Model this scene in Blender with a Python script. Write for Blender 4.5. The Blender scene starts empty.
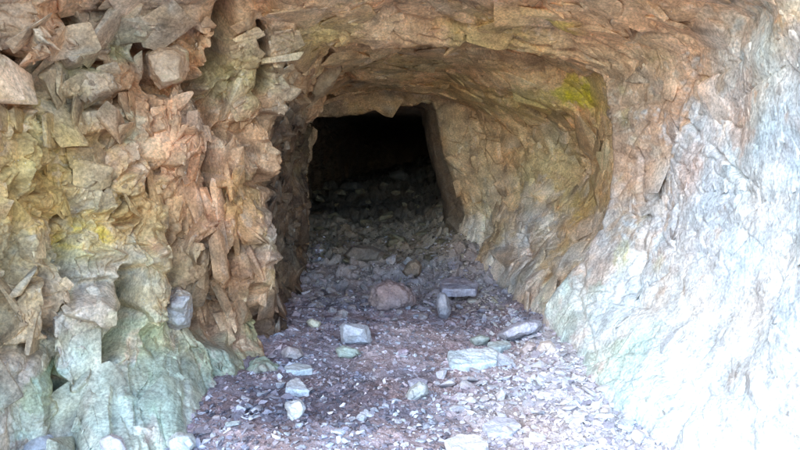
import bpy, bmesh, math, random
import numpy as np
from mathutils import Vector, noise as mnoise
random.seed(7); RS = np.random.RandomState(11)
S = bpy.context.scene; COL = S.collection
F = 628.0; CAM_H = 1.5; PITCH = math.atan(75/F)
cp, sp = math.cos(PITCH), math.sin(PITCH)

# ------------------------------------------------------------ geometry of the view (used to measure the place)
def at(px, py, Y):
    """point at distance Y into the tunnel that stands where the photograph shows pixel px,py"""
    u = (px-400)/F; v = (225-py)/F
    dy = cp + v*sp; dz = -sp + v*cp
    return (u/dy*Y, Y, CAM_H + dz/dy*Y)
def pix(P):
    y = P[...,1]*cp - (P[...,2]-CAM_H)*sp; y = np.maximum(y, .05)
    z = P[...,1]*sp + (P[...,2]-CAM_H)*cp
    return 400+F*P[...,0]/y, 225-F*z/y

# ------------------------------------------------------------ numpy noise
def h3(ix, iy, iz, seed):
    h = (ix*374761393 + iy*668265263 + iz*2147483647*3 + seed*974634777) & 0xFFFFFFFF
    h = ((h ^ (h >> 13))*1274126177) & 0xFFFFFFFF
    h = ((h ^ (h >> 16))*2246822519) & 0xFFFFFFFF
    h = h ^ (h >> 15)
    return h
def rnd(h, k):
    h = (h*(2*k+1)*2654435761 + k*40503) & 0xFFFFFFFF
    h = ((h ^ (h >> 15))*2246822519) & 0xFFFFFFFF
    return ((h ^ (h >> 13)) & 0xFFFFFF).astype(np.float32)/np.float32(0xFFFFFF)
def vnoise(P, seed=0):
    i = np.floor(P).astype(np.int64); f = (P-i).astype(np.float32); f = f*f*f*(f*(f*6-15)+10)
    out = 0
    for dx in (0,1):
        for dy in (0,1):
            for dz in (0,1):
                w = (f[:,0] if dx else 1-f[:,0])*(f[:,1] if dy else 1-f[:,1])*(f[:,2] if dz else 1-f[:,2])
                out = out + w*rnd(h3(i[:,0]+dx, i[:,1]+dy, i[:,2]+dz, seed), 1)
    return out*2-1
def fbm(P, seed=0, octv=4, gain=.5):
    o = 0; a = 1; P = P.copy()
    for k in range(octv):
        o = o + a*vnoise(P, seed+k*17); P = P*2.03+5.7; a *= gain
    return o
def facets(P, seed=0, k=14, tilt=.9):
    """fractured rock: every cell is a tilted plane; returns height and F2-F1"""
    n = len(P); H = np.empty(n, np.float32); E = np.empty(n, np.float32)
    for a in range(0, n, 300000):
        p = P[a:a+300000]; i = np.floor(p).astype(np.int64)
        sw = np.zeros(len(p), np.float32); sh = np.zeros(len(p), np.float32)
        d1 = np.full(len(p), 9., np.float32); d2 = d1.copy()
        for dx in (-1,0,1):
            for dy in (-1,0,1):
                for dz in (-1,0,1):
                    ci = i+np.array([dx,dy,dz]); h = h3(ci[:,0], ci[:,1], ci[:,2], seed)
                    v = p-ci
                    vx = (v[:,0]-rnd(h,1)).astype(np.float32); vy = (v[:,1]-rnd(h,2)).astype(np.float32); vz = (v[:,2]-rnd(h,3)).astype(np.float32)
                    d = vx*vx+vy*vy+vz*vz
                    w = np.exp(-k*d)+1e-20
                    val = rnd(h,4)*2-1 + tilt*((rnd(h,5)*2-1)*vx+(rnd(h,6)*2-1)*vy+(rnd(h,7)*2-1)*vz)
                    sw += w; sh += w*val
                    d2 = np.minimum(d2, np.maximum(d, d1)); d1 = np.minimum(d1, d)
        H[a:a+300000] = sh/sw; E[a:a+300000] = np.sqrt(d2)-np.sqrt(d1)
    return H, E
def blocks(P, seed=0, s=5., flat=.30, tilt=.9, jit=.45, hv=1.):
    """jointed rock: tilted flat-topped blocks with straight edges that meet in V-shaped joints"""
    n = len(P); H = np.empty(n, np.float32); E = np.empty(n, np.float32)
    for a in range(0, n, 300000):
        p = P[a:a+300000]; i = np.floor(p).astype(np.int64)
        b1 = np.full(len(p), -9., np.float32); b2 = b1.copy()
        for dx in (-1,0,1):
            for dy in (-1,0,1):
                for dz in (-1,0,1):
                    ci = i+np.array([dx,dy,dz]); h = h3(ci[:,0], ci[:,1], ci[:,2], seed); v = p-ci
                    vx = (v[:,0]-rnd(h,1)).astype(np.float32); vy = (v[:,1]-rnd(h,2)).astype(np.float32); vz = (v[:,2]-rnd(h,3)).astype(np.float32)
                    j = [(rnd(h,8+q)*2-1)*jit for q in range(6)]
                    e = np.maximum(np.maximum(np.abs(vx+j[0]*vy+j[1]*vz), np.abs(vy+j[2]*vx+j[3]*vz)), np.abs(vz+j[4]*vx+j[5]*vy))
                    val = hv*(rnd(h,4)*2-1)+tilt*((rnd(h,5)*2-1)*vx+(rnd(h,6)*2-1)*vy+(rnd(h,7)*2-1)*vz)-s*np.maximum(0, e-flat)
                    b2 = np.maximum(b2, np.minimum(val, b1)); b1 = np.maximum(b1, val)
        H[a:a+300000] = b1; E[a:a+300000] = b1-b2
    return H, E
def sstep(x, a, b):
    t = np.clip((x-a)/(b-a), 0, 1); return t*t*(3-2*t)

# ------------------------------------------------------------ helpers for objects
def tag(o, label=None, cat=None, group=None, kind=None):
    if label: o['label'] = label
    if cat: o['category'] = cat
    if group: o['group'] = group
    if kind: o['kind'] = kind
    return o
def mesh_np(name, V, Fq, mat, col=None, smooth=True, parent=None):
    me = bpy.data.meshes.new(name); k = Fq.shape[1]
    me.vertices.add(len(V)); me.vertices.foreach_set('co', V.astype(np.float32).ravel())
    me.loops.add(Fq.size); me.loops.foreach_set('vertex_index', Fq.astype(np.int32).ravel())
    me.polygons.add(len(Fq)); me.polygons.foreach_set('loop_start', np.arange(0, Fq.size, k, dtype=np.int32))
    me.update(calc_edges=True)
    me.polygons.foreach_set('use_smooth', np.full(len(Fq), smooth))
    if col is not None:
        a = me.color_attributes.new('stone', 'FLOAT_COLOR', 'POINT')
        c = np.ones((len(V),4), np.float32); c[:,:3] = col; a.data.foreach_set('color', c.ravel())
    me.materials.append(mat)
    o = bpy.data.objects.new(name, me); COL.objects.link(o)
    if parent: o.parent = parent
    return o

# ------------------------------------------------------------ materials
def rock_mat(name, attr=True, base=(.3,.25,.2), fine=1.0, rough=.85, grain=60, var=.35, objrand=False, tint=(1,1,1)):
    m = bpy.data.materials.new(name); m.use_nodes = True; nt = m.node_tree; N = nt.nodes; L = nt.links
    b = N['Principled BSDF']; b.inputs['Roughness'].default_value = rough
    b.inputs['Specular IOR Level'].default_value = .3
    tc = N.new('ShaderNodeTexCoord')
    def noise(scale, det=6, r=.6, dist=0):
        n = N.new('ShaderNodeTexNoise'); n.inputs['Scale'].default_value = scale; n.inputs['Detail'].default_value = det
        n.inputs['Roughness'].default_value = r; n.inputs['Distortion'].default_value = dist; L.new(tc.outputs['Object'], n.inputs['Vector']); return n
    n1 = noise(9, 8, .62, .15); n2 = noise(grain, 5, .7); n3 = noise(2.3, 4, .5)
    if attr:
        a = N.new('ShaderNodeAttribute'); a.attribute_name = 'stone'; colr = a.outputs['Color']
    else:
        r = N.new('ShaderNodeRGB'); r.outputs[0].default_value = (*base, 1); colr = r.outputs[0]
    def ramp(n, lo, hi, p0=.3, p1=.7):
        c = N.new('ShaderNodeValToRGB'); c.color_ramp.elements[0].position = p0; c.color_ramp.elements[1].position = p1
        c.color_ramp.elements[0].color = (*lo, 1); c.color_ramp.elements[1].color = (*hi, 1); L.new(n.outputs['Fac'], c.inputs['Fac']); return c
    def mul(c1, c2, f=1):
        x = N.new('ShaderNodeMix'); x.data_type = 'RGBA'; x.blend_type = 'MULTIPLY'; x.inputs[0].default_value = f
        L.new(c1, x.inputs[6]); L.new(c2, x.inputs[7]); return x.outputs[2]
    r1 = ramp(n1, (1-var, 1-var*1.05, 1-var*1.1), (1+var*.8, 1+var*.75, 1+var*.7))
    r2 = ramp(n2, (1-var, 1-var, 1-var), (1+var, 1+var, 1+var), .35, .65)
    r3 = ramp(n3, (1.1,.96,.86), (.92,1.0,1.06))
    c = mul(mul(mul(colr, r1.outputs[0]), r2.outputs[0]), r3.outputs[0])
    # pale mineral flecks
    vf = N.new('ShaderNodeTexVoronoi'); vf.inputs['Scale'].default_value = 48; L.new(tc.outputs['Object'], vf.inputs['Vector'])
    rf = N.new('ShaderNodeValToRGB'); rf.color_ramp.elements[0].position = .06; rf.color_ramp.elements[1].position = .16
    rf.color_ramp.elements[0].color = (1,1,1,1); rf.color_ramp.elements[1].color = (0,0,0,1); L.new(vf.outputs['Distance'], rf.inputs['Fac'])
    gate = ramp(noise(5, 3), (0,0,0), (1,1,1), .55, .68)
    fm = mul(rf.outputs[0], gate.outputs[0])
    mx = N.new('ShaderNodeMix'); mx.data_type = 'RGBA'; L.new(fm, mx.inputs[0]); L.new(c, mx.inputs[6]); mx.inputs[7].default_value = (.62,.66,.62,1)
    L.new(mx.outputs[2], b.inputs['Base Color'])
    # bump
    bp = N.new('ShaderNodeBump'); bp.inputs['Strength'].default_value = .55*fine; bp.inputs['Distance'].default_value = .02
    L.new(n1.outputs['Fac'], bp.inputs['Height'])
    vo = N.new('ShaderNodeTexVoronoi'); vo.feature = 'F1'; vo.inputs['Scale'].default_value = 26
    nw = noise(14, 3); va = N.new('ShaderNodeVectorMath'); va.operation = 'MULTIPLY_ADD'; L.new(nw.outputs['Color'], va.inputs[0])
    va.inputs[1].default_value = (.09,.09,.09); L.new(tc.outputs['Object'], va.inputs[2]); L.new(va.outputs[0], vo.inputs['Vector'])
    bp2 = N.new('ShaderNodeBump'); bp2.inputs['Strength'].default_value = .5*fine; bp2.inputs['Distance'].default_value = .016
    L.new(vo.outputs['Distance'], bp2.inputs['Height']); L.new(bp.outputs[0], bp2.inputs['Normal'])
    bp3 = N.new('ShaderNodeBump'); bp3.inputs['Strength'].default_value = .4*fine; bp3.inputs['Distance'].default_value = .005
    L.new(n2.outputs['Fac'], bp3.inputs['Height']); L.new(bp2.outputs[0], bp3.inputs['Normal'])
    L.new(bp3.outputs[0], b.inputs['Normal'])
    return m
M_ROCK = rock_mat('weathered_rock', fine=.5)
M_STONE = rock_mat('loose_stone', fine=.7, var=.22)
M_GRAVEL = rock_mat('gravel', fine=.5, var=.2, grain=90)
M_SOIL = rock_mat('tunnel_dirt', fine=1.2, var=.3, grain=110)
M_HILL = rock_mat('hill_ground', attr=False, base=(.30,.28,.24), var=.4)

# ------------------------------------------------------------ the cave floor
def floor_z(x, y):
    x = np.asarray(x, float); y = np.asarray(y, float)
    z = .03*np.sin(1.7*x+.5*y)+.02*np.sin(2.9*y+1.1*x)
    heap = np.clip((y-6.4)/5.6, 0, 1)
    z = z + 1.15*heap**1.15*(.72+.28*np.clip((x+1)/1.6, 0, 1))
    z = z + .32*sstep(x, .25, .85)*sstep(y, 6.6, 8.4)*(1-.5*sstep(y, 9, 11))
    z = z + .08*sstep(x, .8, 1.5)*sstep(y, 2.2, 3.4)*(1-sstep(y, 5.5, 6.6))     # debris banked up against the right wall
    z = z + .03*sstep(-x, .9, 1.5)*sstep(y, 2.0, 3.0)*(1-sstep(y, 5., 6.))
    fl = np.interp(y, [2.5,3.2,4.0,4.7,5.8,8.0], [-1.75,-1.38,-1.15,-1.0,-1.15,-1.15]); fr = np.interp(y, [2.5,3.3,4.2,5.5,6.5,8.0], [1.38,1.19,1.13,1.05,.85,.6])
    z = z+.04*(1-sstep(x-fl, -.05, .45))*(y < 8.2)*sstep(y, 2, 2.6)+.08*(1-sstep(fr-x, -.05, .45))*(y < 8.2)*sstep(y, 2, 2.6)
    return z
def on_floor(px, py):
    """where the line of sight through a pixel meets the floor"""
    lo, hi = 1.0, 16.0
    for Y in np.arange(1.5, 16, .05):
        p = at(px, py, Y)
        if p[2] <= floor_z(p[0], p[1]): return p
    return at(px, py, 12)

# ------------------------------------------------------------ the tunnel as rings of surveyed points
N = 17
def ring(pts, basez=-.5):
    P = [at(*p) for p in pts]
    a, b = P[0], P[-1]
    return [(a[0]-.02, a[1], min(basez, a[2]-.3))]+P+[(b[0]+.0, b[1], min(basez, b[2]-.3))]
def Yfill(l):
    out = []; 
    for p in l: out.append(p)
    return out
R = []
mouth = [(-2.35,1.2,-.5),(-2.35,1.2,.0),(-2.5,1.2,.7),(-2.55,1.2,1.5),(-2.5,1.25,2.3),(-2.2,1.3,3.0),(-1.6,1.4,3.4),(-.8,1.5,3.65),(0,1.5,3.7),
         (.8,1.4,3.6),(1.5,1.2,3.3),(1.95,1.0,2.9),(2.1,.8,2.3),(2.15,.7,1.6),(2.1,.65,.9),(1.95,.6,.3),(1.9,.6,-.5)]
R.append(mouth)
R.append(ring([(-60,520,2.6),(-70,400,2.6),(-80,280,2.65),(-80,160,2.7),(-60,40,2.8),(40,-60,3.0),(180,-80,3.2),(400,-90,3.3),(560,-85,3.1),(720,-70,2.9),(840,-20,2.6),(880,80,2.4),(890,200,2.3),(850,340,2.3),(770,480,2.4)]))
R.append(ring([(30,470,3.1),(20,400,3.1),(10,280,3.15),(10,160,3.2),(20,50,3.3),(110,-15,3.5),(230,-35,3.8),(400,-40,3.9),(540,-38,3.8),(670,-20,3.5),(770,10,3.2),(800,90,2.95),(800,200,2.85),(768,330,2.8),(682,440,2.9)]))
R.append(ring([(110,440,3.4),(100,380,3.5),(95,280,3.6),(95,165,3.7),(105,60,3.8),(180,8,4.0),(280,-8,4.2),(400,-12,4.3),(520,-8,4.2),(630,10,4.0),(705,45,3.8),(735,110,3.6),(735,200,3.45),(700,315,3.35),(628,405,3.35)]))
R.append(ring([(190,410,3.8),(185,360,3.95),(180,270,4.1),(180,160,4.2),(190,75,4.3),(240,28,4.4),(315,12,4.5),(405,8,4.6),(505,12,4.6),(590,30,4.5),(650,62,4.4),(672,120,4.3),(672,200,4.2),(642,292,4.1),(584,370,4.05)]))
R.append(ring([(258,380,4.2),(254,340,4.4),(250,260,4.6),(254,165,4.7),(264,102,4.75),(298,58,4.8),(350,41,4.85),(415,44,4.9),(495,44,4.9),(566,55,4.9),(612,77,4.85),(621,130,4.8),(620,195,4.8),(600,250,4.8),(552,315,4.9)]))
R.append(ring([(276,362,4.65),(268,318,4.9),(262,250,5.1),(265,170,5.15),(275,110,5.15),(305,62,5.1),(352,38,5.1),(415,38,5.15),(492,38,5.2),(560,52,5.2),(607,80,5.2),(617,130,5.2),(615,195,5.2),(592,250,5.2),(548,310,5.2)]))
R.append(ring([(286,325,5.8),(276,290,5.8),(271,235,5.8),(272,170,5.8),(281,118,5.8),(318,78,5.8),(360,54,5.7),(415,52,5.7),(472,58,5.8),(525,86,5.9),(578,118,6),(592,160,6),(582,210,6),(552,255,6),(518,295,6.1)]))
R.append(ring([(296,308,6.4),(287,280,6.4),(281,230,6.4),(282,172,6.4),(290,124,6.4),(322,80,6.1),(362,57,6.0),(412,54,6.0),(468,62,6.1),(516,90,6.3),(550,128,6.5),(560,166,6.5),(550,210,6.5),(528,248,6.5),(502,282,6.6)]))
R.append(ring([(302,300,7),(298,270,7),(297,225,7),(298,175,7),(300,128,7),(320,94,7),(362,84,7),(410,81,7),(452,88,7),(490,110,7),(514,138,7),(522,175,7),(514,212,7),(500,242,7),(484,270,7)]))
R.append(ring([(303,282,7.6),(301,255,7.6),(300,220,7.6),(300,175,7.6),(300,128,7.6),(314,100,7.6),(352,92,7.6),(388,88,7.6),(425,88,7.6),(462,98,7.6),(472,128,7.55),(480,165,7.5),(490,200,7.45),(492,228,7.4),(478,258,7.4)]))
R.append(ring([(304,278,7.8),(303,250,7.8),(303,215,7.8),(304,175,7.8),(305,140,7.8),(307,117,7.8),(340,112,7.8),(380,106,7.8),(412,102,7.8),(433,101,7.8),(441,125,7.8),(449,160,7.8),(460,190,7.8),(466,215,7.8),(457,250,7.8)]))
R.append(ring([(292,275,8.4),(290,250,8.4),(289,215,8.4),(290,175,8.4),(293,130,8.4),(300,108,8.4),(340,110,8.4),(380,109,8.4),(408,109,8.4),(424,112,8.4),(427,128,8.4),(433,160,8.4),(441,188,8.4),(446,212,8.4),(442,240,8.4)]))
def sec(Y, xl, xr, zt, z0=.0):
    pts = []
    for k in range(15):
        a = math.pi*(1-k/14.); c, s = math.cos(a), math.sin(a)
        e = .55; x = (abs(c)**e)*(1 if c > 0 else -1); z = abs(s)**e
        pts.append(((xl+xr)/2+(xr-xl)/2*x, Y, z0+(zt-z0)*z))
    return [(xl,Y,-.6)]+pts+[(xr,Y,-.6)]
R.append(sec(11, -1.6, 1.1, 2.1)); R.append(sec(14.5, -1.3, 1.2, 2.1)); R.append(sec(17, -.9, .9, 1.7, .4)); R.append(sec(17.6, -.05, .05, 1.05, .95))
R = np.array(R, float)
TQ = [50,150,210,210,240,60,90,90,70,60,90,40,60,40,30,10]
SQ = [14,100,115,115,110,70,55,50,50,50,50,55,60,60,60,14]
def sampler(cnt):
    idx = []; fr = []
    for k, c in enumerate(cnt):
        for j in range(c): idx.append(k); fr.append(j/c)
    idx.append(len(cnt)-1); fr.append(1.)
    return np.array(idx), np.array(fr)
def crom(A, cnt, axis):
    A = np.moveaxis(A, axis, 0); i, f = sampler(cnt); n = len(A)
    p0 = A[np.maximum(i-1,0)]; p1 = A[i]; p2 = A[np.minimum(i+1,n-1)]; p3 = A[np.minimum(i+2,n-1)]
    f = f.reshape((-1,)+(1,)*(A.ndim-1)); T = .42
    m1 = T*(p2-p0); m2 = T*(p3-p1)
    o = (2*f**3-3*f**2+1)*p1+(f**3-2*f**2+f)*m1+(-2*f**3+3*f**2)*p2+(f**3-f**2)*m2
    return np.moveaxis(o, 0, axis)
G = crom(crom(R, TQ, 0), SQ, 1)              # (nt, ns, 3)
nt_, ns_ = G.shape[:2]
def normals(G):
    gt = np.gradient(G, axis=0); gs = np.gradient(G, axis=1)
    n = np.cross(gt, gs); n /= np.linalg.norm(n, axis=2, keepdims=True)+1e-9
    return n
NRM = normals(G)
# make them point into the tunnel
ctr = np.stack([G[...,0].mean(1), G[...,1].mean(1), np.full(nt_, 1.0)], 1)[:,None,:]
if ((ctr-G)*NRM).sum() < 0: NRM = -NRM
PX, PY = pix(G)
P = G.reshape(-1,3); n_ = NRM.reshape(-1,3); px = PX.ravel(); py = PY.ravel(); Yc = P[:,1]

s_id = np.concatenate([[k+j/c for j in range(c)] for k, c in enumerate(SQ)]+[[16.]])
SEG16 = 16.
sI = np.repeat(s_id[None], nt_, 0).ravel()
t_id = np.concatenate([[k+j/c for j in range(c)] for k, c in enumerate(TQ)]+[[16.]])
tI = np.repeat(t_id[:,None], ns_, 1).ravel()
wl = 1-sstep(sI, 5.2, 6.6)                    # left wall weight
wr = sstep(sI, 10.2, 11.6)                    # right wall weight
wc = 1-wl-wr
outer = 1-sstep(tI, 4.9, 5.6)
near = sstep(tI, .2, 1.2)

# ---- fractured relief
def relief_side(P, left):
    wv = np.stack([fbm(P*1.3, 1, 3), fbm(P*1.3, 2, 3), fbm(P*1.3, 3, 3)], 1); wf = np.stack([fbm(P*7., 4, 2), fbm(P*7., 5, 2), fbm(P*7., 6, 2)], 1)
    A = P+wv*.07+wf*.006
    if left: B = np.stack([A[:,0]+.35*A[:,2], A[:,1], .5*A[:,2]-.25*A[:,0]], 1)       # blocks stand steeply
    else: B = np.stack([.55*A[:,0]-.35*A[:,1], .6*A[:,1]+.3*A[:,2], A[:,2]+.45*A[:,0]], 1)   # layered
    h1, e1 = blocks(B/.50, 31, 2.6, .30, 1.3)
    f2, g2 = facets(B/.20+3.1, 57, 60, 1.8)
    b2, c2 = blocks(B/.26+1.1, 63, 3.0, .28, 1.5)
    f3, g3 = facets(B/.085+7.7, 91, 60, 1.8)
    h4, e4 = blocks(A/.045+1.7, 17, 2.4, .26, 1.6)
    ck = lambda e, w: -np.exp(-(e/w)**2)
    patch = sstep(fbm(P*1.2, 81, 3), -.5, .4); p2 = sstep(fbm(P*2.6, 83, 3), -.4, .3); p3 = sstep(fbm(P*4.1, 85, 3), -.3, .3)
    rid = fbm(P*1.6, 70, 3)
    if left:
        d = .075*h1+.034*f2*(.4+.6*p2)+.030*b2*(1-.5*p2)+.012*f3*(.4+.6*p3)+.009*h4*(.5+.5*patch)+.05*ck(e1,.09)*patch+.035*ck(g2,.06)*p2+.016*ck(g3,.09)*p3+.02*ck(c2,.1)*(1-p2)+.03*rid
    else:
        d = .04*h1+.008*f2*p2+.013*b2*(1-.4*p2)+.003*f3*p3+.003*h4*(.3+.7*patch)+.028*ck(e1,.08)*patch+.014*ck(g2,.05)*p2+.008*ck(g3,.08)*p3*patch+.035*rid
    return d, h1, f2, f3, e1, g2, patch
def two_sides(mask_of, P):
    out = [np.zeros(len(P), np.float32) for _ in range(7)]
    for left, w in ((True, wl), (False, 1-wl)):
        m = w > 1e-4; r = relief_side(P[m], left)
        for k in range(7): out[k][m] += (w[m]*r[k]).astype(np.float32)
    return out
D, H1, H2, H3, E1, E2, PATCH = two_sides(None, P)
D = D*(1-.32*wr*outer*sstep(2.2-P[:,2], -.3, .6))
D = D+.03
D *= np.where(tI > 9.7, .7, 1)
D *= 1-.35*sstep(tI, 4.6, 5.0)*(1-sstep(tI, 5.6, 6.2))   # keep the rim crisp

# ---- surveyed bulges and hollows of the rock face (x, y, half sizes, height in metres)
WX = 3.5*fbm(P*5, 201, 3); WY = 3.5*fbm(P*5, 202, 3)
qx = px+WX; qy = py+WY
face = (tI < 5.15)
def bulge(x, y, rx, ry, h, sharp=3, ang=0, m=None):
    c, s = math.cos(ang), math.sin(ang)
    dx, dy = qx-x, qy-y
    u = (c*dx+s*dy)/rx; v = (-s*dx+c*dy)/ry
    r = (np.abs(u)**sharp+np.abs(v)**sharp)**(1/sharp)
    g = h*(1-sstep(r, .72, 1.12))
    return np.where(face if m is None else m, g, 0)
for b in [(36,32,36,24,.16,4,-.1),(20,10,25,14,.06,3),(60,86,48,17,.12,3,-.1),(8,90,10,30,.08,3),(92,38,18,22,.10,3),(105,72,28,22,.09,3),
          (165,72,23,30,-.16,3,.1),(172,62,20,24,.10,5,.3),(196,45,12,40,.10,3),(160,15,45,14,.10,3,-.2),
          (236,55,20,60,.12,3,.05),(276,30,16,55,.10,3,.15),(270,95,14,20,.12,3),
          (75,125,32,16,.09,4,.1),(30,140,20,28,.04,3,.3),(3,165,12,30,.12,3),(100,165,36,20,.07,3,-.15),(145,120,16,26,.08,3),(150,165,14,18,.07,3,.2),
          (178,150,20,28,.10,4,.5),(215,165,12,26,.12,3,-.1),(250,150,10,30,.09,3),(232,110,26,14,.12,3,-.5),(262,165,9,22,.09,3),
          (60,200,50,14,.10,3),(95,240,32,20,.04,3),(30,235,24,18,.08,3),(55,250,12,18,-.10,3),(100,212,18,9,.06,3),(140,215,20,18,.06,3),
          (20,300,24,38,.12,3),(45,280,10,26,.06,3),(95,265,36,16,.09,3),(140,285,24,46,.16,3,.1),(150,240,14,14,.06,3),
          (185,215,24,20,.07,3),(195,255,16,36,.10,3,.3),(222,225,10,22,.09,3),(255,235,18,28,.09,3),(248,275,18,26,.06,3),
          (205,312,26,26,-.20,3,.2),(240,320,24,30,-.05,3),(272,310,12,50,.10,3)]:
    D = D+bulge(*b)*.75
FWD = np.zeros(len(px))
def raised(poly, h, soft, forward=1., grow=None):
    """a block of the face with straight edges that stands h metres proud"""
    global D, FWD
    pl = np.array(poly, float); x0, y0 = pl.min(0)-4; x1, y1 = pl.max(0)+4
    wx, wy = px+WX*.45, py+WY*.45
    m = (wx > x0) & (wx < x1) & (wy > y0) & (wy < y1) & face; ax, ay = wx[m], wy[m]
    ins = np.zeros(m.sum(), bool); bd = np.full(m.sum(), 1e9); n = len(pl)
    for k in range(n):
        xa, ya = pl[k]; xb, yb = pl[(k+1)%n]
        cr = ((ya > ay) != (yb > ay)) & (ax < (xb-xa)*(ay-ya)/((yb-ya) if yb != ya else 1e-9)+xa); ins ^= cr
        vx, vy = xb-xa, yb-ya; t = np.clip(((ax-xa)*vx+(ay-ya)*vy)/(vx*vx+vy*vy), 0, 1)
        bd = np.minimum(bd, np.hypot(ax-xa-t*vx, ay-ya-t*vy))
    c = pl.mean(0); rs = np.random.RandomState(int(abs(pl).sum())%9999); g = rs.normal(size=2)*.35/max(np.ptp(pl, axis=0).max(), 1)
    v = h*np.clip(bd/soft, 0, 1)**.8*ins*(1+(ax-c[0])*g[0]+(ay-c[1])*g[1])
    if grow: v = v*np.clip(grow[0]+(ay-grow[1])/grow[2], .15, 1.3)
    if forward > .9: FWD[m] += v
    else: D[m] += v
for a in [([(4,12),(28,3),(34,10),(32,22),(48,18),(66,14),(69,40),(52,50),(30,52),(14,58),(2,46)],.14,5),([(78,22),(94,18),(98,34),(88,38),(76,36)],.07,4),([(80,42),(98,38),(100,52),(90,62),(80,56)],.07,4),
          ([(40,108),(70,110),(104,110),(112,118),(96,134),(80,138),(64,136),(50,122)],.07,4),([(20,116),(36,112),(62,138),(50,150),(25,150)],.05,4),([(134,112),(150,118),(152,132),(140,138),(132,130)],.06,3),
          ([(156,140),(168,136),(186,134),(196,156),(176,160),(158,170),(150,165)],.09,4),([(205,132),(216,132),(229,175),(228,188),(208,190)],.12,4),([(228,130),(242,128),(245,165),(248,186),(234,182)],.09,3),
          ([(246,138),(262,138),(266,175),(258,185),(247,165)],.09,3),([(154,108),(168,108),(166,124),(158,136),(152,126)],.07,3),([(190,98),(212,96),(206,108),(196,110)],.09,3),([(120,232),(140,226),(148,236),(136,246),(118,244)],.06,4),
          ([(62,272),(84,262),(118,268),(122,300),(96,312),(60,300)],.05,6),([(126,250),(150,240),(160,262),(160,300),(150,322),(132,322),(124,296)],.13,6),([(0,285),(22,278),(34,305),(36,335),(0,345)],.10,5),
          ([(192,212),(205,215),(196,250),(182,268),(178,250)],.08,3),([(210,215),(222,218),(222,245),(206,262),(202,244)],.08,3),([(226,205),(244,198),(252,215),(246,240),(232,235)],.07,4),
          ([(245,222),(264,220),(268,255),(256,290),(242,285),(236,255)],.08,5),([(216,40),(232,22),(250,18),(254,50),(252,80),(236,90),(218,66)],.15,6),([(258,20),(288,8),(290,38),(274,66),(258,66)],.12,5),
          ([(192,20),(208,18),(212,40),(202,62),(192,72),(186,50)],.10,4),([(60,64),(84,62),(100,74),(94,96),(70,104),(44,98),(30,84)],.08,6),([(168,62),(190,58),(196,84),(176,90)],.05,4),([(100,175),(128,170),(142,190),(120,200),(98,192)],.05,4),
          ([(62,402),(70,372),(90,352),(118,342),(150,334),(178,332),(198,350),(214,372),(238,390),(260,404),(262,436),(246,470),(220,520),(120,560),(62,540),(57,450)],.85,46,1,(.35,335,105)),
          ([(176,325),(200,314),(228,320),(246,338),(250,362),(240,384),(226,398),(205,380),(190,350)],.20,18),
          ([(-30,345),(10,340),(38,345),(52,362),(53,390),(48,440),(40,520),(-40,520)],.22,10),
          ([(50,305),(62,292),(84,284),(104,280),(119,292),(121,308),(112,318),(98,322),(97,345),(96,362),(86,372),(74,384),(62,378),(50,360),(47,335)],.24,8),
          ([(95,352),(118,344),(112,372),(116,400),(96,420),(76,410),(80,376)],.05,5),([(150,345),(176,350),(196,380),(210,410),(180,420),(150,400),(140,370)],.05,6)]:
    raised(*a)
# ---- cracks and overhang lines followed along the photographed face
CRK = np.zeros(len(px))
def crease(pts, depth, w):
    global D
    if max(a for a, b in pts) < 300: depth *= 2.1 if depth >= .09 else 1.5; w *= 1.15
    best = np.full(len(px), 1e9)
    x0 = min(a for a, b in pts)-30; x1 = max(a for a, b in pts)+30; y0 = min(b for a, b in pts)-30; y1 = max(b for a, b in pts)+30
    m = (px > x0) & (px < x1) & (py > y0) & (py < y1)
    ax, ay = qx[m], qy[m]; bd = np.full(m.sum(), 1e9)
    for (xa, ya), (xb, yb) in zip(pts[:-1], pts[1:]):
        vx, vy = xb-xa, yb-ya; l2 = vx*vx+vy*vy
        t = np.clip(((ax-xa)*vx+(ay-ya)*vy)/l2, 0, 1)
        bd = np.minimum(bd, np.hypot(ax-xa-t*vx, ay-ya-t*vy))
    D[m] -= depth*np.exp(-(bd/w)**2); CRK[m] = np.maximum(CRK[m], depth*np.exp(-(bd/(w*1.5))**2))
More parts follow.
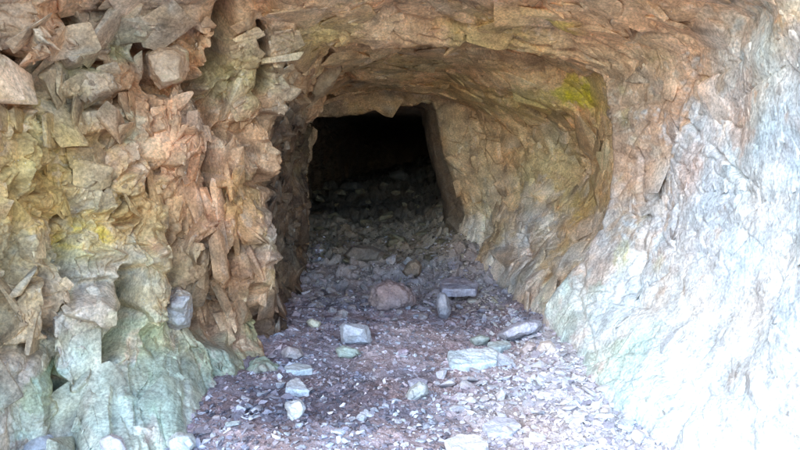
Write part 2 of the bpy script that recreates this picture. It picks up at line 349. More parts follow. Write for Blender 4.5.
for c in [([(12,60),(17,70),(15,85),(8,100)],.14,5),([(8,60),(26,54),(40,50),(56,50)],.08,3),([(68,10),(70,30),(77,44)],.12,4),([(18,22),(26,32),(30,46)],.05,1.6),
          ([(101,25),(103,42),(98,56),(88,62)],.08,3),([(146,32),(137,36),(134,46),(140,60),(138,76),(146,90)],.14,5),([(222,0),(216,18),(214,40),(206,62),(196,82)],.17,6),
          ([(255,14),(256,45),(255,70),(254,92)],.09,2.5),([(0,112),(10,104),(25,92)],.08,3),([(40,106),(70,108),(104,108),(116,94)],.06,2.2),([(38,108),(50,122),(64,138)],.07,2.2),
          ([(10,140),(15,155),(18,172),(16,188)],.11,3.5),([(127,145),(138,165),(140,188)],.08,2.5),([(160,145),(150,165),(140,178)],.05,2),([(94,140),(97,150),(86,158)],.04,1.6),
          ([(38,224),(50,220),(63,216)],.06,2.2),([(41,225),(40,245)],.06,3),([(70,236),(66,252),(61,272)],.08,3),([(107,212),(112,222),(125,222),(128,212)],.07,3),
          ([(24,272),(28,300),(31,318),(38,332)],.10,3),([(46,302),(47,326)],.08,3),([(119,272),(123,298),(118,322),(104,348),(97,366)],.14,5),([(92,320),(97,345)],.05,2.5),([(76,332),(88,324)],.04,1.6),
          ([(163,232),(168,255),(171,275),(164,292),(158,315)],.10,3.5),([(230,230),(224,250),(213,268),(204,278)],.09,3),
          ([(203,118),(207,140),(204,170),(206,188)],.09,3),([(222,128),(229,155),(232,186)],.10,3),([(243,128),(245,160),(251,184)],.09,3),([(262,112),(262,140),(268,180)],.07,2.5),
          ([(150,198),(178,202),(200,196),(230,189),(272,182)],.05,3),([(196,90),(206,104),(210,118)],.12,5),([(180,222),(174,250)],.06,2),([(205,212),(200,240),(190,262)],.07,2.5),([(215,212),(213,240)],.05,2),
          ([(168,10),(186,20),(205,14)],.06,2.5),([(186,44),(190,60),(196,70)],.05,2),
          ([(245,290),(262,318),(268,350)],.10,3),([(268,240),(276,290),(282,340)],.06,3),
          # roof
          ([(440,18),(500,30),(560,42),(612,58)],.05,2.5),([(355,50),(400,48),(432,44)],.05,2),([(470,38),(520,62),(600,76)],.06,2.4),([(420,32),(500,50)],.03,1.8),([(500,8),(560,22),(640,26),(700,32)],.04,2.5),([(640,60),(600,30),(540,16)],.03,2),
          ([(440,84),(500,92),(560,104)],.04,2),([(476,110),(482,140),(478,170)],.03,2),([(350,60),(338,84),(322,100)],.07,3),([(330,50),(312,90)],.06,3),
          # right wall
          ([(560,140),(590,180),(606,230)],.03,3),([(590,250),(580,300),(600,360)],.03,3),([(700,60),(680,130),(660,200)],.035,3),([(690,120),(730,160),(760,180)],.03,2.5),([(640,150),(650,220),(640,300)],.03,3),
          ([(500,180),(520,230),(540,260)],.03,2.5)]:
    crease(*c)
crease([(57,372),(55,400),(57,440),(60,480)], .12, 4); crease([(112,376),(116,392),(112,420)], .06, 3); crease([(178,338),(172,372),(186,400)], .04, 3)
# rib that swells just inside the rim of the right wall
D = D+.05*np.exp(-((tI-5.0)/.16)**2)*wr-.09*np.exp(-((tI-5.45)/.25)**2)*np.maximum(wr, .6*wc)
D = np.where(tI > 15.2, D*.5, D)
D = D*(1-.6*sstep(FWD, .05, .3))
Q = P+n_*D[:,None]+FWD[:,None]*np.array([.42,-.90,-.05])[None]
# sideways shear so that block edges overhang a little
SH = (np.stack([fbm(P*7, 301, 3), fbm(P*7, 302, 3), fbm(P*7, 303, 3)], 1))*.006
Q = Q+SH*(.4+.6*wl[:,None])

# ------------------------------------------------------------ colour of the rock (its own colour, with some shade and daylight painted in)
def mix(c, col, w):
    return c*(1-w[:,None])+np.array(col)[None]*w[:,None]
def rock_colour(P, wl, wr, wc, H1, H2, H3, E1):
    n = len(P)
    f1 = fbm(P*1.1, 401, 4); f2 = fbm(P*2.6+2, 402, 4); f3 = fbm(P*7, 403, 4); f4 = fbm(P*14, 405, 3)
    c = np.tile(np.array([.40,.285,.195]), (n,1))
    c = mix(c, (.43,.30,.215), sstep(f1+.5*H1, .1, .8)*.75)        # pinkish tan
    c = mix(c, (.33,.31,.28), sstep(-f1+.6*H2, .2, .9)*.6)          # grey
    c = mix(c, (.22,.16,.115), sstep(f2-.5*H1, .35, .95)*.6)         # dark brown
    c = mix(c, (.34,.31,.13), sstep(f3*.6+f2*.6, .35, .9)*.45)       # ochre
    c = mix(c, (.50,.44,.36), sstep(H3+f3*.7, .5, 1.3)*.5)
    c *= (1+.16*f4)[:,None]
    return c
C = rock_colour(P, wl, wr, wc, H1, H2, H3, E1)
cn = fbm(P*3.5, 501, 4); cn2 = fbm(P*9, 502, 4); cn3 = fbm(P*22, 503, 3)
C = mix(C, (.66,.48,.32), .55*wc*outer)
C = mix(C, (.60,.46,.28), .6*(1-outer)*sstep(8.2-P[:,1], 0, .8)*(1-wl))
def patch(x, y, r, col, w=1., ragged=.9, stretch=(1,1,1), hard=.5, depthmax=99):
    """a stain, or a patch of painted-in daylight, centred on the rock point seen at x,y; r in metres"""
    global C
    k = np.argmin((px-x)**2+(py-y)**2+np.where(tI > depthmax, 1e6, 0))
    d = np.linalg.norm((P-P[k])*np.array(stretch), axis=1)/r
    g = 1-sstep(d+ragged*.4*cn+ragged*.35*cn2+ragged*.22*cn3, hard+.15, 1.1)
    if x < 300 and y < 330: w = w*.8
    g = g*(.6+.4*sstep(cn2+.6*cn3-.5*(H2*.5), -.4, .5))
    C = mix(C, col, g*w)
YEL = (.40,.37,.045); OLI = (.32,.27,.12); MINT = (.46,.55,.46); GRN = (.14,.27,.12); BLU = (.42,.45,.50); PNK = (.47,.34,.26); RED = (.33,.21,.14); WHT = (.43,.51,.55); DRK = (.13,.10,.08); TAN = (.42,.31,.18)
for a in [(100,250,.75,(.50,.42,.20),.65,1.),(60,195,.6,(.46,.35,.11),.75),(170,110,.5,(.48,.32,.21),.5),(120,150,.4,(.48,.34,.23),.5),(15,165,.32,OLI,.7),(40,130,.35,OLI,.4),(85,238,.22,(.58,.50,.05),.9,.9,(1,1,2)),(62,265,.16,(.40,.40,.05),.7),(110,212,.3,TAN,.5),
          (95,290,.42,BLU,.7),(20,280,.3,(.38,.38,.36),.6),(145,270,.28,(.42,.42,.34),.6),(15,330,.3,(.46,.38,.26),.6),(130,310,.2,(.35,.32,.10),.5),(75,320,.34,(.44,.45,.47),.85,.6),(90,350,.2,(.42,.43,.45),.7),(130,385,.62,(.50,.48,.42),.85,.5),(200,400,.4,(.46,.46,.42),.8,.5),(110,370,.42,(.45,.55,.45),.7,1.2),(190,385,.40,(.48,.57,.49),.7,1.2),(150,350,.2,(.30,.42,.28),.6,1.2),(215,345,.25,(.30,.33,.27),.8),(90,410,.4,(.48,.56,.48),.7,1.2),(25,380,.35,(.44,.40,.32),.7),(35,400,.22,(.44,.55,.46),.7,1.2),(35,375,.12,(.28,.36,.18),.6,1.2),
          (40,25,.36,PNK,.8),(95,25,.2,(.45,.42,.40),.5),(70,85,.3,(.36,.38,.36),.5),(112,40,.16,GRN,.5),(75,55,.12,(.25,.33,.14),.5),(118,128,.17,(.5,.6,.52),.75,1.4),(150,10,.4,(.34,.32,.33),.6),(85,185,.2,(.35,.36,.38),.5),
          (175,60,.24,(.55,.36,.22),.85),(155,135,.26,PNK,.5),(235,50,.35,(.32,.33,.24),.6),(270,25,.3,(.46,.37,.32),.6),(240,75,.22,(.38,.36,.14),.5),(180,150,.3,(.50,.34,.26),.6),(190,110,.18,(.33,.3,.29),.5),
          (240,190,.24,RED,.55),(190,205,.3,(.40,.22,.14),.6),(280,190,.16,RED,.6),(205,240,.34,(.36,.21,.13),.65),(230,200,.2,(.45,.36,.12),.5),(252,250,.25,(.42,.41,.44),.7),(270,300,.34,(.21,.10,.06),.85),(215,300,.36,(.24,.14,.10),.8),(240,330,.3,(.28,.20,.16),.7),
          (255,325,.12,(.2,.3,.16),.7),(230,365,.35,(.32,.40,.32),.7),(280,330,.3,(.2,.11,.07),.8),(272,330,.16,(.2,.11,.07),.6),(225,285,.36,(.25,.165,.10),.75),(268,220,.3,(.30,.20,.13),.6),(285,60,.22,(.28,.2,.13),.5),(272,300,.2,(.26,.14,.09),.7),
          # roof
          (420,10,.6,(.47,.34,.25),.6),(330,30,.3,(.45,.37,.14),.6),(500,30,.45,(.44,.36,.15),.65),(560,20,.3,(.48,.36,.26),.6),(455,45,.3,(.48,.37,.25),.5),(570,12,.15,(.55,.50,.10),.6),(585,88,.24,(.56,.54,.03),.95,.8,(1,1,1.6)),(600,95,.3,(.42,.40,.08),.5),
          (540,100,.4,(.42,.38,.14),.6),(480,90,.5,(.38,.34,.16),.5),(420,60,.5,(.36,.32,.15),.5),(560,130,.2,(.36,.39,.42),.5),(400,85,.4,(.32,.28,.17),.5),(390,88,.16,(.42,.42,.38),.6),(330,95,.3,(.28,.21,.2),.5),(300,80,.3,(.42,.25,.13),.7),
          (480,150,.6,(.42,.31,.22),.6),(450,120,.3,(.42,.32,.23),.5),(560,180,.6,(.40,.34,.19),.6),(590,200,.25,(.44,.36,.12),.6),(535,235,.5,(.54,.52,.55),.8),(475,240,.35,(.54,.52,.54),.8),(510,265,.35,(.54,.52,.54),.6),(500,200,.3,(.42,.38,.34),.5),(500,240,.4,(.34,.30,.25),.5),(530,275,.3,(.30,.28,.25),.6),
          # right wall: stains, plus blue-white patches that paint in its daylight
          (640,20,.5,(.52,.36,.25),.8),(700,10,.5,(.52,.37,.28),.7),(690,90,.35,(.55,.38,.28),.6),(600,240,.22,(.45,.38,.12),.5),
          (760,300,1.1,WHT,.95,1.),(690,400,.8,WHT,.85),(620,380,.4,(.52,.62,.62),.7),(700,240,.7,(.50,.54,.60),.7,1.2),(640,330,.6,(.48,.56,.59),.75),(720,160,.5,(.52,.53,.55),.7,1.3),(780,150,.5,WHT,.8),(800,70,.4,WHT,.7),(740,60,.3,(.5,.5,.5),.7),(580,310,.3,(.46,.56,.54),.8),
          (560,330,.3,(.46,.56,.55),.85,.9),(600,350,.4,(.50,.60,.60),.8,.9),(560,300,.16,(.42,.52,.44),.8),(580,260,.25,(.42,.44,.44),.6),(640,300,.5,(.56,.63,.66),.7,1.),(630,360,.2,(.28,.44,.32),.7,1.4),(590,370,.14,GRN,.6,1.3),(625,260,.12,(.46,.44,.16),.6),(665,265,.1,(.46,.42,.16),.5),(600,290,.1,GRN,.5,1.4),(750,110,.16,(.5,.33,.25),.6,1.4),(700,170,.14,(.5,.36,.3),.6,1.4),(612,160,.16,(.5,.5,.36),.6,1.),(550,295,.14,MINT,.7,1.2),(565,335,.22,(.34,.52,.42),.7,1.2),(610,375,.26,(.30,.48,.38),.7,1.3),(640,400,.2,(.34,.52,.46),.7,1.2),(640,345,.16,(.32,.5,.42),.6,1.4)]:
    patch(*a)
# fine mottling
C = mix(C, (.55,.50,.44), sstep(cn3+.5*cn2, .75, 1.2)*.35)
C *= (1+.12*cn2)[:,None]
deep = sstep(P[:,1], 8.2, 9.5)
C = mix(C, (.12,.10,.085), deep*.85)  # inner walls painted near black for the missing light
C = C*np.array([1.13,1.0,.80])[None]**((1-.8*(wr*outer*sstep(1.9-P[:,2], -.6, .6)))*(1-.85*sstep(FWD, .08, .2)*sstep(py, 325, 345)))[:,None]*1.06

jamb_shade = (1-sstep(sI, 5.0, 5.7))*sstep(tI, 5.15, 5.5)*(1-sstep(tI, 10.0, 10.6))
C = mix(C, (.085,.055,.038), jamb_shade*np.clip(.82+.25*cn2, 0, 1))  # brown jamb darkened: shade behind the lip painted into the rock
cool_light = wr*sstep(cn+1.3*(1.75-P[:,2])-.5*(P[:,1]-4.2), .2, 1.3)*(1-sstep(P[:,1], 6.8, 7.6)); C = mix(C, (.50,.54,.57), cool_light*.45)  # cool daylight painted into the lower right wall
reveal_shade = sstep(tI, 10.98, 11.12); C = mix(C, (.11,.075,.05), reveal_shade*.9)  # less lit side of the inner opening, its shade put into the colour
C = np.clip(C, .02, .78)
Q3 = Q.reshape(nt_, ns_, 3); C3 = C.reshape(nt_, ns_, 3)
def hull_pts(seed, n=11, box=.6):
    r = random.Random(seed); bm = bmesh.new()
    for i in range(n):
        v = Vector((r.gauss(0,1), r.gauss(0,1), r.gauss(0,1))).normalized(); v = Vector([math.copysign(abs(c)**box, c) for c in v])
        bm.verts.new(v*.5*r.uniform(.85,1.1))
    bmesh.ops.convex_hull(bm, input=bm.verts)
    for v in [v for v in bm.verts if not v.link_faces]: bm.verts.remove(v)
    bmesh.ops.bevel(bm, geom=list(bm.edges), offset=.022, segments=1, affect='EDGES')
    bmesh.ops.triangulate(bm, faces=bm.faces); bmesh.ops.subdivide_edges(bm, edges=list(bm.edges), cuts=1); bmesh.ops.triangulate(bm, faces=bm.faces)
    for v in bm.verts: v.co += v.co.normalized()*.028*mnoise.noise(v.co*5+Vector((seed,0,0)))
    bm.verts.index_update()
    o = (np.array([v.co[:] for v in bm.verts]), np.array([[v.index for v in f.verts] for f in bm.faces])); bm.free(); return o
from mathutils.kdtree import KDTree
KI = np.flatnonzero((tI > .2) & (tI < 11.5) & (sI > .3) & (sI < 15.7))[::11]
KD = KDTree(len(KI))
for a_, k_ in enumerate(KI): KD.insert(Q[k_], a_)
KD.balance()
HULLS = [hull_pts(k, 9+k % 5, .45+.05*(k % 4)) for k in range(24)]
NQ = normals(Q3); NQ = np.where(((ctr-Q3)*NQ).sum(2, keepdims=True) < 0, -NQ, NQ).reshape(-1,3)
# smoother direction of the face, for laying blocks
def broken(sel, n, seed, smin, smax, power, shape, proud, longdir, spin=.35, tilt=.25, shade=.16):
    """angular blocks that stand out of the face where sel is true; shape = (long, wide, deep) relative size"""
    r = np.random.RandomState(seed); idx = np.flatnonzero(sel); 
    wgt = AREA[idx]; pick = idx[np.searchsorted(np.cumsum(wgt)/wgt.sum(), r.rand(n))]
    VV=[]; TT=[]; CC=[]; off=0
    for k in pick:
        nv = .5*NQ[k]+.5*n_[k]; nv = nv+r.normal(size=3)*tilt*.5; nv /= np.linalg.norm(nv)
        L_ = np.array(longdir, float)+r.normal(size=3)*spin*.6; L_ = L_-nv*(L_@nv); L_ /= np.linalg.norm(L_)+1e-9; W_ = np.cross(nv, L_)
        sz = smin*(smax/smin)**(r.rand()**power); a, b, c = shape; a *= r.uniform(.75,1.3); b *= r.uniform(.7,1.3); c *= r.uniform(.7,1.3)
        V, T = HULLS[r.randint(len(HULLS))]
        M = np.stack([L_*a, W_*b, nv*c], 0)*sz
        X = V@M+Q[k]+nv*sz*c*(proud-.5)*1.0
        VV.append(X); TT.append(T+off); off += len(V)
        cc = C[k]*r.uniform(1-shade, 1+shade)*(1+r.normal(size=3)*.03); CC.append(np.tile(cc, (len(V),1)))
    VV = np.concatenate(VV); CC = np.concatenate(CC); near_ = C[KI[np.array([KD.find(v)[1] for v in VV])]]; CC = CC*.25+near_*.75*(CC.mean(1)/np.maximum(near_.mean(1), .02)).clip(.8,1.2)[:,None]; e = fbm(VV*6, 910, 4); e2 = fbm(VV*17, 911, 3)
    CC = CC*(1+.22*e+.14*e2)[:,None]; CC = mix(CC, (.50,.50,.44), sstep(e2+.4*e, .55, 1.1)*.35); CC = mix(CC, (.17,.12,.08), sstep(-e+.4*e2, .45, 1.0)*.5)
    return VV, np.concatenate(TT), CC
AREA = np.zeros(len(px)); g2 = Q3; ga = np.linalg.norm(np.cross(np.gradient(G, axis=0), np.gradient(G, axis=1)), axis=2).ravel(); AREA = ga/np.maximum(Yc, 1.5)**1.2
def piece(name, t0, t1, s0, s1, label, cat, chips_=()):
    i0, i1 = [int(np.argmin(abs(t_id-v))) for v in (t0, t1)]; j0, j1 = [int(np.argmin(abs(s_id-v))) for v in (s0, s1)]
    q = Q3[i0:i1+1, j0:j1+1]; c = C3[i0:i1+1, j0:j1+1]; a, b = q.shape[:2]
    id_ = np.arange(a*b).reshape(a, b)
    Fq = np.stack([id_[:-1,:-1], id_[:-1,1:], id_[1:,1:], id_[1:,:-1]], -1).reshape(-1,4)
    Vs = [q.reshape(-1,3)]; Cs = [c.reshape(-1,3)]; Ts = [np.concatenate([Fq[:,[0,1,2]], Fq[:,[0,2,3]]])]; nsm = len(Ts[0]); off = len(Vs[0])
    inn = (tI >= t0) & (tI <= t1) & (sI >= s0) & (sI <= s1)
    for cond, args in chips_:
        V, T, K = broken(inn & cond, *args); Vs.append(V); Ts.append(T+off); Cs.append(K); off += len(V)
    T = np.concatenate(Ts)
    o = mesh_np(name, np.concatenate(Vs), T, M_ROCK, np.clip(np.concatenate(Cs), .02, .78))
    sm = np.ones(len(T), bool); sm[nsm:] = False; o.data.polygons.foreach_set('use_smooth', sm)
    return tag(o, label, cat, kind='structure')
vis = (CRK < .035) & (px > -60) & (px < 860) & (py > -60) & (py < 520) & (sI > .9) & (sI < 15.1)
foot = (FWD > .12) & (py > 330)
mid = (px > 150) & (px < 300) & (py > 90) & ~foot
UP = (-.25,.1,1); ALONG = (.9,-.1,-.25); DIAG = (.5,.2,.8)
low = (px < 158) & (py > 185) & ~foot
LEFT = [(vis & mid & (tI < 4.8), (130, 1, .08, .30, 1.5, (1.7,.6,.36), .20, UP, .25, .12)), (vis & mid, (380, 2, .018, .07, 1.4, (1.5,.7,.5), .28, UP)),
        (vis & ~mid & ~foot & ~low, (90, 73, .10, .30, 1.4, (1.4,.9,.28), .16, ALONG, .4, .12)), (vis & ~mid & ~foot, (300, 4, .02, .07, 1.4, (1.3,.75,.45), .26, ALONG, .8)),
        (vis & low & (py < 330), (34, 77, .08, .24, 1.3, (1.4,.85,.24), .14, UP, .5, .12)),
        (vis & foot, (16, 65, .22, .50, 1.1, (1.15,1.0,.30), .17, DIAG, .5, .05)), (vis & foot, (110, 66, .03, .10, 1.4, (1.2,.9,.4), .26, DIAG, .8, .1)),
        ((tI < 1.6) & (px < -40) & (sI > .5), (260, 67, .06, .32, 1.4, (1.3,.8,.45), .25, UP, .6))]
ROOF = [(vis, (150, 11, .12, .50, 1.4, (1.5,.85,.20), .26, (1,-.3,-.1), .6, .14, .10)), (vis, (420, 12, .03, .13, 1.4, (1.4,.8,.35), .36, (1,-.3,-.2), .6))]
RIGHT = [(vis & (tI < 4.85), (60, 21, .10, .36, 1.4, (1.4,.8,.20), .16, (.2,.4,1), .6, .16, .10)), (vis, (450, 22, .02, .08, 1.5, (1.3,.8,.40), .22, (.2,.4,1), .8))]
INL = [(vis, (220, 31, .06, .30, 1.4, (1.5,.7,.5), .34, UP))]
INR = [(vis, (120, 41, .12, .50, 1.4, (1.4,.85,.20), .30, (.3,.5,-.6), .6, .14, .10)), (vis, (260, 42, .03, .13, 1.4, (1.3,.8,.35), .34, (.3,.5,-.6), .8)),
       (vis & (tI > 9.2) & (tI < 11), (60, 43, .10, .28, 1.3, (1.4,.8,.5), .34, (0,0,1)))]
INC = [(vis, (110, 51, .12, .50, 1.4, (1.5,.85,.22), .32, (1,.2,0), .5, .14, .10)), (vis, (200, 52, .04, .14, 1.4, (1.4,.8,.4), .36, (1,.2,0), .5)), (vis & (tI > 9.2) & (tI < 11), (40, 58, .08, .20, 1.3, (1.6,.8,.4), .26, (1,0,0)))]
piece('rock_wall', 0, 5.2, 0, 5.8, 'craggy brown rock wall with yellow and green stains left of the tunnel mouth', 'rock wall', LEFT)
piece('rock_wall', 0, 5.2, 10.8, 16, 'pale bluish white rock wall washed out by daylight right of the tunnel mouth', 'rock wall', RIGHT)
piece('rock_ceiling', 0, 5.2, 5.8, 10.8, 'pinkish tan rock overhang arching above the tunnel mouth', 'rock ceiling', ROOF)
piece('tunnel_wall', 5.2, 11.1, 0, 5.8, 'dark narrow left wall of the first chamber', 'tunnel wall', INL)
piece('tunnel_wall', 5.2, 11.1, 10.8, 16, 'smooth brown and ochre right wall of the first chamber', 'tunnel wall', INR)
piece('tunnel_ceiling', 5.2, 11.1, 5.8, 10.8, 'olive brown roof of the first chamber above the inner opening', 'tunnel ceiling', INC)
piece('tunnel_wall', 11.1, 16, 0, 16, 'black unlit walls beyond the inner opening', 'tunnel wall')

# ---- floor sheet
ys = np.concatenate([np.linspace(-2, 2.4, 40), np.linspace(2.42, 9.5, 620), np.linspace(9.55, 18, 120)])
xs = np.linspace(-3, 3, 520)
X, Yg = np.meshgrid(xs, ys); Z = floor_z(X, Yg)
Pf = np.stack([X.ravel(), Yg.ravel(), Z.ravel()], 1)
hh, ee = facets(Pf/np.array([.10,.10,.2])+fbm(Pf*5, 610, 2)[:,None]*.3, 601, 12)
hh2, ee2 = facets(Pf/.034, 602, 14)
rough = sstep(Pf[:,1], 5.6, 7.0)
Pf[:,2] += .012*hh+.006*hh2+.03*fbm(Pf*2.2, 603, 4)+rough*(.05*hh+.05*fbm(Pf*1.8, 604, 3))
fz_mesh = Pf[:,2].reshape(X.shape)
nz = fbm(Pf*1.5, 605, 4); nz2 = fbm(Pf*9, 606, 4)
Cf = np.tile(np.array([.36,.295,.30]), (len(Pf),1))
Cf = mix(Cf, (.17,.15,.17), sstep(-nz+.4*nz2, .1, .7)*.7)
Cf = mix(Cf, (.46,.46,.48), sstep(Pf[:,0]*.8+nz*.4-.3*(Pf[:,1]-3.5), .2, .9)*.75)
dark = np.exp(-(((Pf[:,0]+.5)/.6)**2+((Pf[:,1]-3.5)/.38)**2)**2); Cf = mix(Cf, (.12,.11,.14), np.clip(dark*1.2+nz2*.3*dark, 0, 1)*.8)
Cf = mix(Cf, (.33,.29,.27), rough*.6); Cf = mix(Cf, (.30,.23,.15), sstep(Pf[:,1], 7.0, 7.8)*.8); Cf = mix(Cf, (.09,.075,.06), sstep(Pf[:,1], 8.6, 10.)*.9)  # far end darkened: gloom of the inner tunnel painted into the floor
Cf *= (1+.25*nz2)[:,None]
id_ = np.arange(X.size).reshape(X.shape)
Fq = np.stack([id_[:-1,:-1], id_[:-1,1:], id_[1:,1:], id_[1:,:-1]], -1).reshape(-1,4)
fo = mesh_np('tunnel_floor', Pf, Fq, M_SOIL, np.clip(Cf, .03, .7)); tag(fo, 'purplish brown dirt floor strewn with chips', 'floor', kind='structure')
def fz(x, y):
    """height of the built floor sheet"""
    i = min(max(int(np.searchsorted(ys, y)), 1), len(ys)-1); j = min(max(int(np.searchsorted(xs, x)), 1), len(xs)-1)
    return float(fz_mesh[i, j])

# ------------------------------------------------------------ boulders held in or leaning on the walls
def sphere_dirs(n):
    bm = bmesh.new(); bmesh.ops.create_icosphere(bm, subdivisions=n, radius=1)
    V = np.array([v.co[:] for v in bm.verts]); T = np.array([[v.index for v in f.verts] for f in bm.faces]); bm.free(); return V, T
SPH = {k: sphere_dirs(k) for k in (3,4,5,6)}
def outline_rock(name, poly, Y, thick, label, cat, colf, amp=.03, cell=.16, face=3.2, ydrift=(0,0), sub=6, seed=1, group=None, tag_it=True, kind=None, m=None):
    """rock whose girth follows a surveyed outline; Y distance of its middle, thick its depth in metres; ydrift = how Y changes per pixel in x and in y"""
    r = random.Random(seed); pl = np.array(poly, float); c = pl.mean(0); n = len(pl); big = np.ptp(pl, axis=0).max()
    def at3(x, y, off): return at(x, y, Y+off+(x-c[0])*ydrift[0]+(y-c[1])*ydrift[1])
    def q(x, y, k): return (c[0]+(x-c[0])*k, c[1]+(y-c[1])*k)
    bm = bmesh.new(); rings = []
    for ks, off in (((.78,.9), .5), ((.99,1.02), .02), ((.62,.86), -.42)):
        rings.append([bm.verts.new(at3(*q(x, y, r.uniform(*ks)), off*thick*r.uniform(.8,1.1))) for x, y in pl])
    for a, b in zip(rings[:-1], rings[1:]):
        for i in range(n): bm.faces.new((a[i], a[(i+1)%n], b[(i+1)%n], b[i]))
    bm.faces.new(rings[0][::-1])
    # the front is broken into a few flat faces round two off-centre points
    hubs = [bm.verts.new(at3(*q(c[0]+dx*big, c[1]+dy*big, 1), -.5*thick*r.uniform(.95,1.2))) for dx, dy in ((r.uniform(-.2,-.05), r.uniform(-.12,.12)), (r.uniform(.05,.2), r.uniform(-.12,.12)))]
    f = rings[-1]; own = [0 if (f[i].co-hubs[0].co).length < (f[i].co-hubs[1].co).length else 1 for i in range(n)]
    for i in range(n):
        a, b = own[i], own[(i+1)%n]; bm.faces.new((f[i], f[(i+1)%n], hubs[b]))
        if a != b: bm.faces.new((f[i], hubs[b], hubs[a]))
    bmesh.ops.recalc_face_normals(bm, faces=bm.faces)
    size = big*Y/F
    bmesh.ops.bevel(bm, geom=list(bm.edges), offset=size*.018, segments=1, affect='EDGES')
    bmesh.ops.triangulate(bm, faces=bm.faces)
    lim = max(size/75, .006)
    for _ in range(7):
        es = [e for e in bm.edges if e.calc_length() > lim]
        if not es or len(bm.verts) > 30000: break
        bmesh.ops.subdivide_edges(bm, edges=es, cuts=1); bmesh.ops.triangulate(bm, faces=bm.faces)
    bm.normal_update(); bm.verts.index_update()
    Pp = np.array([v.co[:] for v in bm.verts]); nn = np.array([v.normal[:] for v in bm.verts]); T = np.array([[v.index for v in f.verts] for f in bm.faces]); bm.free()
    ctr = Pp.mean(0)
    w = np.stack([fbm(Pp*4, seed, 3), fbm(Pp*4, seed+1, 3), fbm(Pp*4, seed+2, 3)], 1)
    A = Pp+w*.015
    a1, e1 = blocks(A/cell, seed+3, 3., .3, 1.2); a2, e2 = blocks(A/(cell*.42), seed+4, 2.6, .3, 1.3); a3, _ = blocks(A/(cell*.17), seed+5, 2.4, .3, 1.4)
    d = amp*.8*a1+amp*.35*a2+amp*.14*a3-amp*.5*np.exp(-(e1/.10)**2)*sstep(w[:,0], -.3, .3)+amp*.5*fbm(Pp*3, seed+6, 3)
    Pp = Pp+nn*d[:,None]
    base, alt, alt2 = colf
    g1 = fbm(Pp*3.2, seed+7, 4); g2 = fbm(Pp*11, seed+8, 4)
    cc = np.tile(np.array(base), (len(Pp),1)); cc = mix(cc, alt, sstep(g1+.5*g2, .0, .7)*.8); cc = mix(cc, alt2, sstep(-g1+.6*g2, .25, .9)*.8)
    cc *= (1+.15*g2)[:,None]
    loc = ctr.copy(); loc[2] = Pp[:,2].min()
    ob = mesh_np(name, Pp-loc, T, m or M_STONE, np.clip(cc, .02, .75)); ob.location = loc
    if tag_it: tag(ob, label, cat, group, kind)
    return ob
BL = (.42,.44,.46)
outline_rock('rock_block', [(166,294),(178,287),(191,294),(193,310),(189,326),(178,331),(166,326),(160,312)], 3.95, .3,
    'smooth pale grey block hanging over the dark hollow in the left wall', 'rock block', ((.44,.42,.40),(.38,.36,.33),(.42,.34,.24)), .014, .12, 3, (0,0), 5, seed=61)
outline_rock('rock_block', [(144,54),(158,44),(178,43),(188,52),(190,70),(182,82),(160,90),(148,78)], 4.0, .34,
    'smooth orange pink block set in a dark socket of the upper left wall', 'rock block', ((.58,.39,.24),(.52,.34,.20),(.50,.40,.22)), .012, .16, 3.6, (.002,0), 5, seed=73)
outline_rock('rock_block', [(244,372),(250,362),(264,358),(278,364),(288,374),(284,384),(262,386),(248,382)], 4.25, .35,
    'low bright green rock on the floor at the foot of the brown pillar', 'rock', ((.34,.42,.32),(.42,.50,.42),(.34,.32,.27)), .016, .1, 2.6, (0,0), 5, seed=97)
outline_rock('rock_slab', [(289,92),(294,70),(304,50),(316,42),(323,46),(318,66),(308,84),(300,96),(292,98)], 5.35, .3,
    'slanting orange brown slab under the arch at upper left', 'rock slab', ((.42,.25,.14),(.34,.22,.15),(.30,.24,.16)), .014, .2, 3.2, (0,0), 5, seed=103)
outline_rock('rock_slab', [(308,98),(312,84),(324,64),(328,50),(340,46),(348,52),(342,68),(332,84),(322,96),(314,102)], 5.75, .3,
    'slanting grey brown slab right of the orange slab under the arch', 'rock slab', ((.34,.23,.13),(.38,.27,.16),(.26,.19,.11)), .016, .18, 3.2, (0,0), 5, seed=109)

# ------------------------------------------------------------ loose stones
def hull_mesh(name, dims, n=16, seed=0, flat=False, bevel=True):
    r = random.Random(seed); bm = bmesh.new()
    for i in range(n):
        v = Vector((r.gauss(0,1), r.gauss(0,1), r.gauss(0,1))).normalized()
        e = .5 if flat else .75
        v = Vector([math.copysign(abs(c)**e, c) for c in v])*r.uniform(.8, 1.05)
        bm.verts.new((v.x*dims[0]/2, v.y*dims[1]/2, v.z*dims[2]/2))
    bmesh.ops.convex_hull(bm, input=bm.verts)
    for v in [v for v in bm.verts if not v.link_faces]: bm.verts.remove(v)
    if bevel:
        bmesh.ops.bevel(bm, geom=list(bm.edges), offset=min(dims)*.055, segments=1, affect='EDGES')
        bmesh.ops.triangulate(bm, faces=[f for f in bm.faces if len(f.verts) > 4])
    bmesh.ops.subdivide_edges(bm, edges=[e for e in bm.edges if e.calc_length() > max(dims)*.22], cuts=2, use_grid_fill=True)
    for v in bm.verts:
        q = v.co*(5/max(dims)); d = mnoise.noise(q+Vector((seed*3.1, 0, 0)))*.035+mnoise.noise(q*2.7)*.02
        v.co += v.co.normalized()*d*max(dims)
    bmesh.ops.triangulate(bm, faces=bm.faces)
    me = bpy.data.meshes.new(name); bm.to_mesh(me); bm.free(); return me
